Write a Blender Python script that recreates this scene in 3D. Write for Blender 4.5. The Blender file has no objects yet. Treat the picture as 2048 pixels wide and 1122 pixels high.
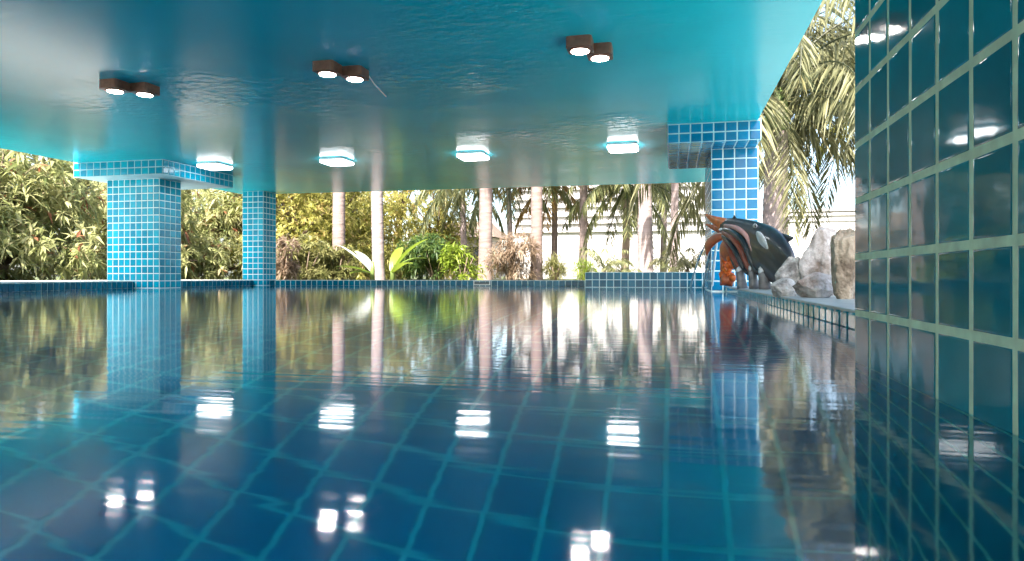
import bpy, bmesh, math, random
import numpy as np
from mathutils import Vector, Matrix, noise
R = math.radians
random.seed(7); rng = np.random.default_rng(7)
scene = bpy.context.scene
COL = scene.collection

# ---------------------------------------------------------------- camera, sky, sun, exposure
F, CX, Y0, CAMH = 1370.0, 1024.0, 553.0, 0.152       # focal length, centre, horizon (photo pixels), eye height above water
ALPHA = math.atan((1346 - CX) / F)                    # the pool's long axis (+Y) vanishes at x = 1346
cam_d = bpy.data.cameras.new('camera'); cam = bpy.data.objects.new('camera', cam_d); COL.objects.link(cam)
cam_d.sensor_width = 36; cam_d.lens = 36 * F / 2048; cam_d.shift_y = (Y0 - 561) / 2048
cam_d.clip_start = 0.02; cam_d.clip_end = 2000
cam.location = (0, 0, CAMH); cam.rotation_euler = (R(90), 0, ALPHA)
scene.camera = cam
SUN = Vector((-0.05, -0.95, 0)).normalized(); SUN_EL = R(47)
world = bpy.data.worlds.new('World'); scene.world = world; world.use_nodes = True
wn = world.node_tree.nodes; wl = world.node_tree.links
sky = wn.new('ShaderNodeTexSky'); sky.sky_type = 'NISHITA'; sky.sun_disc = False
sky.sun_elevation = SUN_EL; sky.sun_rotation = math.atan2(SUN.x, SUN.y); sky.air_density = 1.0; sky.dust_density = 3.0; sky.ozone_density = 1.0
bg = wn['Background']; bg.inputs['Strength'].default_value = 0.15; wl.new(sky.outputs[0], bg.inputs[0])
sd = bpy.data.lights.new('sun', 'SUN'); sd.energy = 5.0; sd.angle = R(0.6); sd.color = (1.0, 0.94, 0.84)
so = bpy.data.objects.new('sun', sd); COL.objects.link(so)
so.rotation_euler = Vector((SUN.x * math.cos(SUN_EL), SUN.y * math.cos(SUN_EL), math.sin(SUN_EL))).to_track_quat('Z', 'Y').to_euler()
scene.view_settings.view_transform = 'Standard'; scene.view_settings.look = 'None'
scene.view_settings.gamma = 1; scene.view_settings.exposure = 2.35
scene.render.engine = 'CYCLES'
scene.cycles.use_denoising = True; scene.cycles.max_bounces = 10; scene.cycles.transparent_max_bounces = 12
scene.cycles.sample_clamp_indirect = 6.0; scene.cycles.caustics_refractive = True; scene.cycles.caustics_reflective = True
scene.cycles.blur_glossy = 0.3

# ---------------------------------------------------------------- photo pixel -> place
def ray(px, py):
    u = (px - CX) / F; v = (Y0 - py) / F
    return Vector((u * math.cos(ALPHA) - math.sin(ALPHA), u * math.sin(ALPHA) + math.cos(ALPHA), v))
def at(px, py, zc):           # point seen at a pixel, zc metres away along the view axis
    return Vector((0, 0, CAMH)) + ray(px, py) * zc
def on_z(px, py, z):          # point seen at a pixel on a horizontal plane
    r = ray(px, py); return Vector((0, 0, CAMH)) + r * ((z - CAMH) / r.z)

# ---------------------------------------------------------------- materials
def new_mat(name):
    m = bpy.data.materials.new(name); m.use_nodes = True
    nt = m.node_tree; b = nt.nodes['Principled BSDF']
    return m, nt, b
def node(nt, typ, **kw):
    n = nt.nodes.new(typ)
    for k, v in kw.items():
        if k in n.inputs.keys() if isinstance(k, str) else False: n.inputs[k].default_value = v
        else: setattr(n, k, v)
    return n
def ramp(nt, stops, fac):
    r = nt.nodes.new('ShaderNodeValToRGB'); e = r.color_ramp.elements
    while len(e) < len(stops): e.new(0.5)
    for el, (p, c) in zip(e, stops): el.position = p; el.color = (*c, 1)
    nt.links.new(fac, r.inputs[0]); return r.outputs[0]
def coords(nt, scale=(1, 1, 1), kind='Object'):
    tc = nt.nodes.new('ShaderNodeTexCoord'); mp = nt.nodes.new('ShaderNodeMapping'); mp.inputs['Scale'].default_value = scale
    nt.links.new(tc.outputs[kind], mp.inputs[0]); return mp.outputs[0]
def noise_tex(nt, scale, detail=3, vec=None, rough=0.5):
    n = nt.nodes.new('ShaderNodeTexNoise'); n.inputs['Scale'].default_value = scale; n.inputs['Detail'].default_value = detail
    n.inputs['Roughness'].default_value = rough
    if vec is not None: nt.links.new(vec, n.inputs['Vector'])
    return n.outputs['Fac']
def bump(nt, b, height, dist, strength=1.0, chain=None):
    n = nt.nodes.new('ShaderNodeBump'); n.inputs['Distance'].default_value = dist; n.inputs['Strength'].default_value = strength
    nt.links.new(height, n.inputs['Height'])
    if chain is not None: nt.links.new(chain, n.inputs['Normal'])
    if b is not None: nt.links.new(n.outputs[0], b.inputs['Normal'])
    return n.outputs[0]
def plain(name, col, rough=0.5, var=0.12, scale=8, bumpd=0.0, spec=0.5, coat=0.0, metal=0.0, stretch=(1, 1, 1)):
    m, nt, b = new_mat(name)
    f = noise_tex(nt, scale, 4, coords(nt, stretch))
    c0 = tuple(max(0, c * (1 - var)) for c in col); c1 = tuple(min(1, c * (1 + var)) for c in col)
    nt.links.new(ramp(nt, [(0.3, c0), (0.7, c1)], f), b.inputs['Base Color'])
    b.inputs['Roughness'].default_value = rough; b.inputs['Specular IOR Level'].default_value = spec
    b.inputs['Coat Weight'].default_value = coat; b.inputs['Coat Roughness'].default_value = 0.05; b.inputs['Metallic'].default_value = metal
    if bumpd: bump(nt, b, f, bumpd)
    return m
def tile_mat(name, c0, c1, c2, rough=0.08, wav=0.0006, spec=0.5):
    m, nt, b = new_mat(name)
    oi = nt.nodes.new('ShaderNodeObjectInfo')
    cl = ramp(nt, [(0.0, c0), (0.5, c1), (1.0, c2)], oi.outputs['Random'])
    f = noise_tex(nt, 30, 3, coords(nt))
    mx = node(nt, 'ShaderNodeMix', data_type='RGBA', blend_type='MULTIPLY'); mx.inputs[0].default_value = 0.25
    nt.links.new(cl, mx.inputs[6]); nt.links.new(ramp(nt, [(0.3, (0.55, 0.6, 0.65)), (0.7, (1, 1, 1))], f), mx.inputs[7])
    nt.links.new(mx.outputs[2], b.inputs['Base Color'])
    b.inputs['Roughness'].default_value = rough; b.inputs['Specular IOR Level'].default_value = spec
    n2 = noise_tex(nt, 9, 2, coords(nt))
    bump(nt, b, n2, wav)
    return m
def leaf_mat(name, stops, trans=0.58, rough=0.45):
    m, nt, b = new_mat(name)
    at_ = nt.nodes.new('ShaderNodeAttribute'); at_.attribute_name = 'rnd'
    c = ramp(nt, stops, at_.outputs['Fac'])
    nt.links.new(c, b.inputs['Base Color']); b.inputs['Roughness'].default_value = rough; b.inputs['Specular IOR Level'].default_value = 0.4
    tr = nt.nodes.new('ShaderNodeBsdfTranslucent'); nt.links.new(c, tr.inputs[0])
    mx = nt.nodes.new('ShaderNodeMixShader'); mx.inputs[0].default_value = trans
    nt.links.new(b.outputs[0], mx.inputs[1]); nt.links.new(tr.outputs[0], mx.inputs[2])
    nt.links.new(mx.outputs[0], nt.nodes['Material Output'].inputs[0])
    return m
M = {}
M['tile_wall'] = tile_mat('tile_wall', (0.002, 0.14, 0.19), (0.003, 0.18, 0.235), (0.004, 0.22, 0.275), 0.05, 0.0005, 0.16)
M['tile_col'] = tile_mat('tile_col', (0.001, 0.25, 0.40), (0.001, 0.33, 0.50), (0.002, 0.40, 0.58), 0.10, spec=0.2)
M['tile_blue'] = tile_mat('tile_blue', (0.001, 0.15, 0.32), (0.001, 0.195, 0.40), (0.002, 0.24, 0.48), 0.09, spec=0.22)
M['tile_edge'] = tile_mat('tile_edge', (0.001, 0.11, 0.19), (0.001, 0.15, 0.25), (0.002, 0.19, 0.30), 0.09, spec=0.22)
M['tile_floor'] = tile_mat('tile_floor', (0.002, 0.19, 0.38), (0.002, 0.22, 0.43), (0.003, 0.26, 0.47), 0.2)
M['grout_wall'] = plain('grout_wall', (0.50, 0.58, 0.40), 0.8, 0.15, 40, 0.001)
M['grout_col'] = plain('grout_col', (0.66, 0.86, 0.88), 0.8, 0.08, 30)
M['head_soffit'] = plain('head_soffit', (0.34, 0.60, 0.68), 0.6, 0.08, 12)
M['grout_floor'] = plain('grout_floor', (0.08, 0.60, 0.66), 0.8, 0.1, 20)
M['deck'] = plain('deck', (0.50, 0.49, 0.47), 0.7, 0.08, 6, 0.002)
M['ledge'] = plain('ledge', (0.24, 0.29, 0.29), 0.4, 0.2, 14, 0.001)
M['soil'] = plain('soil', (0.07, 0.085, 0.022), 0.95, 0.4, 1.5, 0.03)
M['white_wall'] = plain('white_wall', (0.40, 0.385, 0.375), 0.8, 0.04, 0.6)
M['hut_wall'] = plain('hut_wall', (0.42, 0.36, 0.34), 0.8, 0.08, 0.8)
M['dark_glass'] = plain('dark_glass', (0.03, 0.035, 0.04), 0.1, 0.2, 2)
M['palm_trunk'] = None
M['bark'] = plain('bark', (0.16, 0.115, 0.085), 0.9, 0.35, 9, 0.02, stretch=(1, 1, 0.25))
M['stone'] = None
# ceiling paint: glossy turquoise with brush and roller relief
def ceiling_mat():
    m, nt, b = new_mat('ceiling_paint')
    v = coords(nt)
    f = noise_tex(nt, 0.9, 4, v)
    nt.links.new(ramp(nt, [(0.3, (0.001, 0.44, 0.56)), (0.7, (0.002, 0.53, 0.65))], f), b.inputs['Base Color'])
    b.inputs['Roughness'].default_value = 0.2; b.inputs['Specular IOR Level'].default_value = 0.16
    s1 = noise_tex(nt, 1.0, 3, coords(nt, (5.0, 26.0, 5)), 0.6)      # brush streaks
    s2 = noise_tex(nt, 1.0, 2, coords(nt, (11.0, 13.0, 11)))         # roller lumps
    patch = noise_tex(nt, 0.55, 2, coords(nt))
    pr = ramp(nt, [(0.50, (0.02, 0.02, 0.02)), (0.64, (1, 1, 1))], patch)
    mu = node(nt, 'ShaderNodeMath', operation='MULTIPLY'); nt.links.new(s2, mu.inputs[0]); nt.links.new(pr, mu.inputs[1])
    ms = node(nt, 'ShaderNodeMath', operation='MULTIPLY'); p2 = noise_tex(nt, 0.8, 2, coords(nt, (0.7, 1.2, 1)))
    nt.links.new(s1, ms.inputs[0]); nt.links.new(ramp(nt, [(0.42, (0.1, 0.1, 0.1)), (0.65, (1, 1, 1))], p2), ms.inputs[1])
    n1 = bump(nt, None, ms.outputs[0], 0.003)
    bump(nt, b, mu.outputs[0], 0.009, chain=n1)
    return m
M['ceiling'] = ceiling_mat()
def water_mat():
    m, nt, b = new_mat('pool_water')
    b.inputs['Base Color'].default_value = (0.25, 0.90, 1.0, 1); b.inputs['Roughness'].default_value = 0.06
    b.inputs['IOR'].default_value = 1.333; b.inputs['Transmission Weight'].default_value = 1.0
    a = noise_tex(nt, 1.0, 1, coords(nt, (4, 30, 9)))
    c = noise_tex(nt, 1.0, 1.5, coords(nt, (1.6, 2.4, 2)))
    n1 = bump(nt, None, c, 0.0007)
    bump(nt, b, a, 0.00036, chain=n1)
    return m
M['water'] = water_mat()
def trunk_mat():
    m, nt, b = new_mat('palm_trunk')
    oi = nt.nodes.new('ShaderNodeObjectInfo')
    base = ramp(nt, [(0, (0.165, 0.115, 0.10)), (0.5, (0.21, 0.16, 0.15)), (1, (0.26, 0.21, 0.21))], oi.outputs['Random'])
    f = noise_tex(nt, 1.0, 4, coords(nt, (3, 3, 14)))
    mx = node(nt, 'ShaderNodeMix', data_type='RGBA', blend_type='MULTIPLY'); mx.inputs[0].default_value = 0.7
    nt.links.new(base, mx.inputs[6]); nt.links.new(ramp(nt, [(0.3, (0.6, 0.56, 0.5)), (0.65, (1, 1, 1))], f), mx.inputs[7])
    nt.links.new(mx.outputs[2], b.inputs['Base Color']); b.inputs['Roughness'].default_value = 0.85
    bump(nt, b, f, 0.02)
    return m
M['palm_trunk'] = trunk_mat()
def stone_mat(name, a, bcol, c):
    m, nt, b = new_mat(name)
    f = noise_tex(nt, 9, 8, coords(nt), 0.65); g = noise_tex(nt, 38, 5, coords(nt))
    col = ramp(nt, [(0.36, a), (0.48, bcol), (0.64, c)], f)
    nt.links.new(col, b.inputs['Base Color']); b.inputs['Roughness'].default_value = 0.9
    n1 = bump(nt, None, f, 0.03); bump(nt, b, g, 0.008, chain=n1)
    return m
M['stone_pale'] = stone_mat('stone_pale', (0.15, 0.115, 0.092), (0.34, 0.305, 0.285), (0.52, 0.49, 0.475))
M['stone_brown'] = stone_mat('stone_brown', (0.11, 0.08, 0.055), (0.28, 0.225, 0.165), (0.46, 0.39, 0.30))
M['stone_grey'] = stone_mat('stone_grey', (0.13, 0.12, 0.11), (0.36, 0.345, 0.32), (0.60, 0.58, 0.55))
M['leaf_mango'] = leaf_mat('leaf_mango', [(0, (0.17, 0.20, 0.07)), (0.4, (0.30, 0.32, 0.13)), (0.75, (0.42, 0.41, 0.20)), (0.93, (0.50, 0.46, 0.27)), (1, (0.32, 0.13, 0.07))])
M['leaf_yellow'] = leaf_mat('leaf_yellow', [(0, (0.16, 0.17, 0.035)), (0.45, (0.32, 0.31, 0.075)), (0.8, (0.46, 0.41, 0.14)), (1, (0.52, 0.38, 0.15))])
M['leaf_green'] = leaf_mat('leaf_green', [(0, (0.03, 0.065, 0.02)), (0.5, (0.07, 0.125, 0.035)), (1, (0.17, 0.22, 0.05))])
M['leaf_dry'] = leaf_mat('leaf_dry', [(0, (0.16, 0.11, 0.07)), (0.5, (0.28, 0.20, 0.14)), (1, (0.40, 0.32, 0.24))])
M['leaf_olive'] = leaf_mat('leaf_olive', [(0, (0.10, 0.11, 0.035)), (0.5, (0.20, 0.20, 0.075)), (1, (0.32, 0.30, 0.13))])
M['frond'] = leaf_mat('frond', [(0, (0.07, 0.09, 0.035)), (0.5, (0.16, 0.175, 0.07)), (0.85, (0.27, 0.26, 0.12)), (1, (0.36, 0.30, 0.13))], 0.4)
M['frond_grey'] = leaf_mat('frond_grey', [(0, (0.06, 0.065, 0.03)), (0.5, (0.13, 0.13, 0.06)), (0.85, (0.21, 0.20, 0.10)), (1, (0.30, 0.25, 0.11))], 0.4)
M['frond_gold'] = leaf_mat('frond_gold', [(0, (0.22, 0.12, 0.03)), (0.5, (0.34, 0.20, 0.05)), (1, (0.42, 0.28, 0.08))], 0.4)
M['frond_yellow_lit'] = leaf_mat('frond_yellow_lit', [(0, (0.22, 0.24, 0.02)), (0.5, (0.34, 0.34, 0.03)), (1, (0.45, 0.42, 0.06))], 0.45)  # brighter frond copy: the yellow of lit leaves is put into the colour
M['leaf_banana'] = leaf_mat('leaf_banana', [(0, (0.12, 0.18, 0.02)), (0.5, (0.19, 0.26, 0.03)), (1, (0.28, 0.33, 0.05))], 0.45, 0.35)
M['leaf_silver'] = leaf_mat('leaf_silver', [(0, (0.34, 0.37, 0.33)), (1, (0.48, 0.50, 0.46))], 0.3, 0.3)
M['crownshaft'] = plain('crownshaft', (0.14, 0.19, 0.05), 0.5, 0.15, 5)
M['housing_brown'] = plain('housing_brown', (0.24, 0.11, 0.08), 0.35, 0.25, 25, metal=0.3)
M['housing_white'] = plain('housing_white', (0.80, 0.82, 0.82), 0.35, 0.03, 5)
M['seam_grey'] = plain('seam_grey', (0.12, 0.14, 0.15), 0.5, 0.05, 5)
def glow(name, col, s):
    m, nt, b = new_mat(name); b.inputs['Base Color'].default_value = (0.8, 0.8, 0.8, 1)
    b.inputs['Emission Color'].default_value = (*col, 1); b.inputs['Emission Strength'].default_value = s
    return m
M['glow_panel'] = glow('glow_panel', (0.93, 0.98, 1.0), 3.5)
M['glow_spot'] = glow('glow_spot', (1.0, 0.97, 0.92), 14.0)
M['orca_black'] = plain('orca_black', (0.022, 0.026, 0.035), 0.32, 0.35, 12, 0.002, coat=0.3)
M['orca_white'] = plain('orca_white', (0.52, 0.54, 0.56), 0.4, 0.12, 18)
M['throat_red'] = plain('throat_red', (0.27, 0.055, 0.03), 0.35, 0.35, 12, coat=0.3)
M['throat_pink'] = plain('throat_pink', (0.50, 0.26, 0.24), 0.4, 0.2, 14)
M['orange'] = plain('orange', (0.72, 0.16, 0.03), 0.4, 0.35, 14, coat=0.2)
M['orange_dark'] = plain('orange_dark', (0.46, 0.10, 0.03), 0.4, 0.4, 12, coat=0.2)
M['coral'] = plain('coral', (0.72, 0.15, 0.02), 0.55, 0.4, 20, 0.01)
M['plinth_grey'] = plain('plinth_grey', (0.14, 0.14, 0.15), 0.6, 0.5, 16, 0.006)
def jet_mat():
    m, nt, b = new_mat('falling_water')
    b.inputs['Base Color'].default_value = (0.9, 0.97, 1, 1); b.inputs['Roughness'].default_value = 0.3; b.inputs['IOR'].default_value = 1.33; b.inputs['Subsurface Weight'].default_value = 0.0
    b.inputs['Transmission Weight'].default_value = 0.0
    return m
M['jet'] = jet_mat()

# ---------------------------------------------------------------- mesh helpers
class MB:
    def __init__(s): s.v = []; s.f = []; s.mi = []
    def add(s, vs, fs, mi=0):
        o = len(s.v); s.v += [tuple(v) for v in vs]; s.f += [tuple(i + o for i in f) for f in fs]; s.mi += [mi] * len(fs)
    def box(s, a, b, mi=0):
        (x0, y0, z0), (x1, y1, z1) = a, b
        s.add([(x0, y0, z0), (x1, y0, z0), (x1, y1, z0), (x0, y1, z0), (x0, y0, z1), (x1, y0, z1), (x1, y1, z1), (x0, y1, z1)],
              [(0, 3, 2, 1), (4, 5, 6, 7), (0, 1, 5, 4), (1, 2, 6, 5), (2, 3, 7, 6), (3, 0, 4, 7)], mi)
    def tube(s, pts, rad, n=10, caps=True, mi=0, squash=None):
        pts = [Vector(p) for p in pts]; rings = []; vs = []
        ref = None
        for i, p in enumerate(pts):
            t = (pts[min(i + 1, len(pts) - 1)] - pts[max(i - 1, 0)]).normalized()
            if ref is None: ref = Vector((1, 0, 0)) if abs(t.x) < 0.9 else Vector((0, 1, 0))
            a = (ref - t * ref.dot(t)).normalized(); bb = t.cross(a); ref = a
            for k in range(n):
                th = 2 * math.pi * k / n; vs.append(p + (a * math.cos(th) + bb * math.sin(th)) * rad[i])
        fs = [(i * n + k, i * n + (k + 1) % n, (i + 1) * n + (k + 1) % n, (i + 1) * n + k) for i in range(len(pts) - 1) for k in range(n)]
        if caps: fs += [tuple(reversed(range(n))), tuple((len(pts) - 1) * n + k for k in range(n))]
        s.add(vs, fs, mi)
    def prism(s, poly, z0, z1, mi=0):
        n = len(poly); s.add([(x, y, z0) for x, y in poly] + [(x, y, z1) for x, y in poly],
              [tuple(reversed(range(n))), tuple(range(n, 2 * n))] + [(k, (k + 1) % n, n + (k + 1) % n, n + k) for k in range(n)], mi)
    def mesh(s, name, mats, smooth=False):
        me = bpy.data.meshes.new(name); me.from_pydata(s.v, [], s.f)
        for m in (mats if isinstance(mats, (list, tuple)) else [mats]): me.materials.append(m)
        if len(set(s.mi)) > 1: me.polygons.foreach_set('material_index', s.mi)
        if smooth: me.polygons.foreach_set('use_smooth', [True] * len(me.polygons))
        me.update(); return me
    def build(s, name, mats, parent=None, smooth=False, loc=None):
        return link(name, s.mesh(name, mats, smooth), parent, loc)
def link(name, me, parent=None, loc=None):
    o = bpy.data.objects.new(name, me); COL.objects.link(o)
    if parent is not None: o.parent = parent
    if loc is not None: o.location = loc
    return o
def tag(o, label=None, cat=None, group=None, kind=None):
    if label: o['label'] = label
    if cat: o['category'] = cat
    if group: o['group'] = group
    if kind: o['kind'] = kind
    return o
def empty(name, loc, label, cat, group=None):
    o = bpy.data.objects.new(name, None); COL.objects.link(o); o.location = loc; o.empty_display_size = 0.1
    return tag(o, label, cat, group)
def bevel(o, w=0.005, seg=2):
    md = o.modifiers.new('bevel', 'BEVEL'); md.width = w; md.segments = seg; md.limit_method = 'ANGLE'
    return o

_tiles = {}
def tile_mesh(su, sv, t, mat):
    key = (round(su, 4), round(sv, 4), t, mat)
    if key in _tiles: return _tiles[key]
    mb = MB(); k_ = 0.45 if t < 0.002 else 1.0; rings = [(0, 0.0), (t * 0.55, 0.0006 * k_), (t * 0.88, 0.0022 * k_), (t, 0.0065 * k_)]
    for z, ins in rings:
        a, b = su / 2 - ins, sv / 2 - ins
        mb.v += [(-a, -b, z), (a, -b, z), (a, b, z), (-a, b, z)]
    for i in range(3):
        for k in range(4): mb.f.append((i * 4 + k, i * 4 + (k + 1) % 4, i * 4 + 4 + (k + 1) % 4, i * 4 + 4 + k))
    mb.f.append((12, 13, 14, 15)); mb.mi = [0] * len(mb.f)
    me = mb.mesh('tile', M[mat], True)
    try: me.polygons[-1].use_smooth = False
    except Exception: pass
    _tiles[key] = me; return me
def tile_grid(parent, o, u, v, U, V, pitch, gap, mat, t=0.004, tilt=0.004, nu=None, nv=None, limit=None, keep=None, budget=None):
    """tiles on the rectangle o + [0,U]u + [0,V]v; n = u x v"""
    u = Vector(u).normalized(); v = Vector(v).normalized(); n = u.cross(v)
    nu = nu or max(1, round(U / pitch)); nv = nv or max(1, round(V / pitch)); pu, pv = U / nu, V / nv
    me = tile_mesh(pu - gap, pv - gap, t, mat); rot = Matrix((u, v, n)).transposed()
    rest = MB()
    for j in range(nv):
        for i in range(nu):
            p = Vector(o) + u * (pu * (i + 0.5)) + v * (pv * (j + 0.5)) - parent.location
            rm = rot @ Matrix.Rotation(random.gauss(0, tilt), 3, 'X') @ Matrix.Rotation(random.gauss(0, tilt), 3, 'Y')
            if (keep is not None and not keep(i, j)) or (budget is not None and budget[0] <= 0):
                rest.add([p + rm @ w.co for w in me.vertices], [tuple(f.vertices) for f in me.polygons]); continue
            if budget is not None: budget[0] -= 1
            ob = bpy.data.objects.new('tile', me); COL.objects.link(ob); ob.parent = parent
            ob.location = p; ob.rotation_euler = rm.to_euler()
    if rest.v:
        tag(rest.build('distant_tiles', M[mat], parent), kind='stuff')

# ---------------------------------------------------------------- the setting
ZC = 1.612                # ceiling above the water
ZB = 1.43                 # underside of the column heads
DEP = -1.5                # pool floor
DK = 0.093                # deck
XR, YF, YB = 0.50, 10.6, -6.0
left_edge = [(-7.0, YF), (-6.97, 9.3), (-6.93, 7.9), (-6.86, 7.3), (-6.70, 6.6), (-6.46, 5.8), (-6.15, 5.0), (-5.85, 4.2), (-5.65, 3.2), (-5.55, 2.0), (-5.5, 0.0), (-5.5, YB)]
pool_poly = [(XR, YB), (XR, 9.75), (-1.22, 9.75), (-1.22, YF)] + left_edge
# water sheet
mb = MB(); mb.add([(x, y, 0) for x, y in pool_poly], [tuple(range(len(pool_poly)))])
water = tag(mb.build('water', M['water']), 'clear rippled blue pool water mirroring the garden', kind='structure')
# pool floor and its tiles
mb = MB(); mb.box((-7.2, YB, DEP - 0.2), (XR + 0.2, YF + 0.1, DEP))
pf = tag(mb.build('pool_floor', M['grout_floor']), kind='structure')
P_ = 0.167
b = [300]
ny = round(6.0 / P_); nx = round(6.4 / P_)
def near(i, j):
    x = XR - 0.02 - nx * P_ + (i + .5) * P_; y = -0.3 + (j + .5) * P_
    return y > 0.9 and y < 3.6 and x < 0.55 and x > -2.0 - 0.35 * (y - 1)
tile_grid(pf, (XR - 0.02 - nx * P_, -0.3, DEP), (1, 0, 0), (0, 1, 0), nx * P_, ny * P_, P_, 0.016, 'tile_floor', keep=near, budget=b)
mb = MB()
me = tile_mesh(P_ - 0.016, P_ - 0.016, 0.006, 'tile_floor')
for j in range(ny, ny + 33):
    for i in range(-4, nx):
        x = XR - 0.02 - nx * P_ + (i + .5) * P_; y = -0.3 + (j + .5) * P_
        if y < YF - .05: mb.add([(w.co.x + x, w.co.y + y, DEP + w.co.z) for w in list(me.vertices)[8:]], [tuple(k - 8 for k in f.vertices) for f in me.polygons if min(f.vertices) >= 8])
tag(mb.build('far_tiles', M['tile_floor'], pf), kind='stuff')
# pool side walls below the water, with the deck ring and coping
def wall_strip(name, pts, z0, z1, mat, closed=False):
    mb = MB(); n = len(pts)
    for i in range(n - 1 + closed):
        (x0, y0), (x1, y1) = pts[i], pts[(i + 1) % n]
        mb.add([(x0, y0, z0), (x1, y1, z0), (x1, y1, z1), (x0, y0, z1)], [(0, 1, 2, 3)])
    return mb
pw = tag(wall_strip('pool_wall', pool_poly, DEP, -0.004, None, True).build('pool_wall', M['grout_floor']), kind='structure')
# underwater tile courses on the ledge wall and left wall (visible only through the water)
mb = MB()
me = tile_mesh(0.15, 0.15, 0.006, 'tile_floor')
def strip_tiles(mb, x0, y0, x1, y1, zs, pitch=0.167):
    d = Vector((x1 - x0, y1 - y0, 0)); L = d.length; u = d.normalized(); v = Vector((0, 0, 1)); n = u.cross(v)
    for i in range(int(L / pitch)):
        for z in zs:
            p = Vector((x0, y0, z)) + u * (i + .5) * pitch
            mb.add([p + u * w.co.x + v * w.co.y + n * w.co.z for w in me.vertices], [tuple(f.vertices) for f in me.polygons])
ZS = [-0.10 - 0.167 * k for k in range(9)]
strip_tiles(mb, XR, 9.7, XR, 0.2, ZS)      # normal towards the pool (-X)
for i in range(len(left_edge) - 1, 0, -1):
    strip_tiles(mb, *left_edge[i], *left_edge[i - 1], ZS)
strip_tiles(mb, -6.9, YF, -1.3, YF, ZS)
tag(mb.build('underwater_tiles', M['tile_floor'], pw), kind='stuff')

# pool deck: pale slab around the water, and the garden ground beyond it
def ring(name, inner, outer, z, mat, thick=0.0, kind='structure'):
    mb = MB(); n = len(inner)
    mb.v = [(x, y, z) for x, y in inner] + [(x, y, z) for x, y in outer]
    mb.f = [(i, (i + 1) % n, n + (i + 1) % n, n + i) for i in range(n)]
    if thick:
        mb.v += [(x, y, z - thick) for x, y in inner] + [(x, y, z - thick) for x, y in outer]
        mb.f += [(2 * n + i, 2 * n + (i + 1) % n, (i + 1) % n, i) for i in range(n)]
        mb.f += [(n + i, n + (i + 1) % n, 3 * n + (i + 1) % n, 3 * n + i) for i in range(n)]
    mb.mi = [0] * len(mb.f)
    return tag(mb.build(name, mat), kind=kind)
def offs(p, d):                # outer loop: pushed away from the pool middle
    cx, cy = -3.2, 3.0; out = []
    for x, y in p:
        ox = d if x > -1.0 else (-d if x < -5 else 0); oy = d if y > 10 else (-d if y <= YB else 0)
        out.append((x + ox, y + oy))
    return out
deck_in = [(x + (0.012 if x > 0 else -0.012 if x < -5 else 0), y + (0.012 if y > 10 else 0)) for x, y in left_edge]
mb = MB()
L = [(x - 0.012, y) for x, y in left_edge]; L[0] = (-7.012, YF + 0.012)
o_ = [(min(x - 1.9, -9.2), y) for x, y in L]; o_[0] = (-9.2, YF + 0.35)
n = len(L)
mb.v = [(x, y, DK) for x, y in L] + [(x, y, DK) for x, y in o_] + [(x, y, -0.05) for x, y in L] + [(x, y, -0.05) for x, y in o_]
for i in range(n - 1):
    mb.f += [(i, n + i, n + i + 1, i + 1), (2 * n + i, i, i + 1, 2 * n + i + 1), (n + i, 3 * n + i, 3 * n + i + 1, n + i + 1)]
k = len(mb.v); mb.v += [(-1.15, YF + 0.012, DK), (-1.15, YF + 0.35, DK), (-1.15, YF + 0.012, -0.05), (-1.15, YF + 0.35, -0.05)]
mb.f += [(0, k, k + 1, n), (0, 2 * n, k + 2, k), (n, k + 1, k + 3, 3 * n)]
mb.mi = [0] * len(mb.f)
deck = tag(mb.build('pool_deck', M['deck']), kind='structure')
mb = MB()
G = 0.045
inner = [(-9.5, YB), (3.5, YB), (3.5, 12.6), (-9.5, 12.6)]
inner = [(-7.2, YB), (XR + 0.1, YB), (XR + 0.1, YF + 0.15), (-7.2, YF + 0.15)]
outer = [(-500, -500), (500, -500), (500, 700), (-500, 700)]
mb.v = [(x, y, G) for x, y in inner + outer]; mb.f = [(i, (i + 1) % 4, 4 + (i + 1) % 4, 4 + i) for i in range(4)]
mb.f = [tuple(reversed(f)) for f in mb.f]; mb.mi = [0] * 4
ground = tag(mb.build('ground', M['soil']), kind='structure')

# tiled coping under the deck edge
cop = tag(wall_strip('c', [(-1.22, YF + 0.003)] + [(x - 0.003, y + (0.003 if y > 10.5 else 0)) for x, y in left_edge[:-1]], -0.04, DK - 0.006, None).build('pool_coping', M['grout_col']), kind='structure')
me_t = tile_mesh(0.088, 0.082, 0.006, 'tile_edge')
def edge_tiles(parent, x0, y0, x1, y1, zc, pitch, me, n_sign=1):
    d = Vector((x1 - x0, y1 - y0, 0)); L = d.length; u = d.normalized(); v = Vector((0, 0, 1)); nn = u.cross(v)
    rot = Matrix((u, v, nn)).transposed(); k = max(1, round(L / pitch))
    for i in range(k):
        ob = bpy.data.objects.new('tile', me); COL.objects.link(ob); ob.parent = parent
        ob.location = Vector((x0, y0, zc)) + u * (L / k) * (i + .5) - parent.location; ob.rotation_euler = rot.to_euler()
edge_tiles(cop, -7.0, YF, -1.24, YF, 0.042, 0.1, me_t)
for i in range(9, 0, -1):
    edge_tiles(cop, *left_edge[i], *left_edge[i - 1], 0.042, 0.1, me_t)
p = on_z(853, 571, 0.04)
sk = empty('pool_skimmer', (p.x, YF - 0.004, 0.0), 'small white skimmer opening set in the far pool edge', 'skimmer')
mb = MB()
for a_, b_ in (((-.14, -.012, .075), (.14, -.0, .088)), ((-.14, -.012, .012), (.14, 0, .025)), ((-.14, -.012, .025), (-.125, 0, .075)), ((.125, -.012, .025), (.14, 0, .075))): mb.box(a_, b_)
mb.build('frame', M['housing_white'], sk)
mb = MB(); mb.box((-.125, -.008, .025), (.125, -.003, .06)); mb.build('flap', M['seam_grey'], sk)
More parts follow.
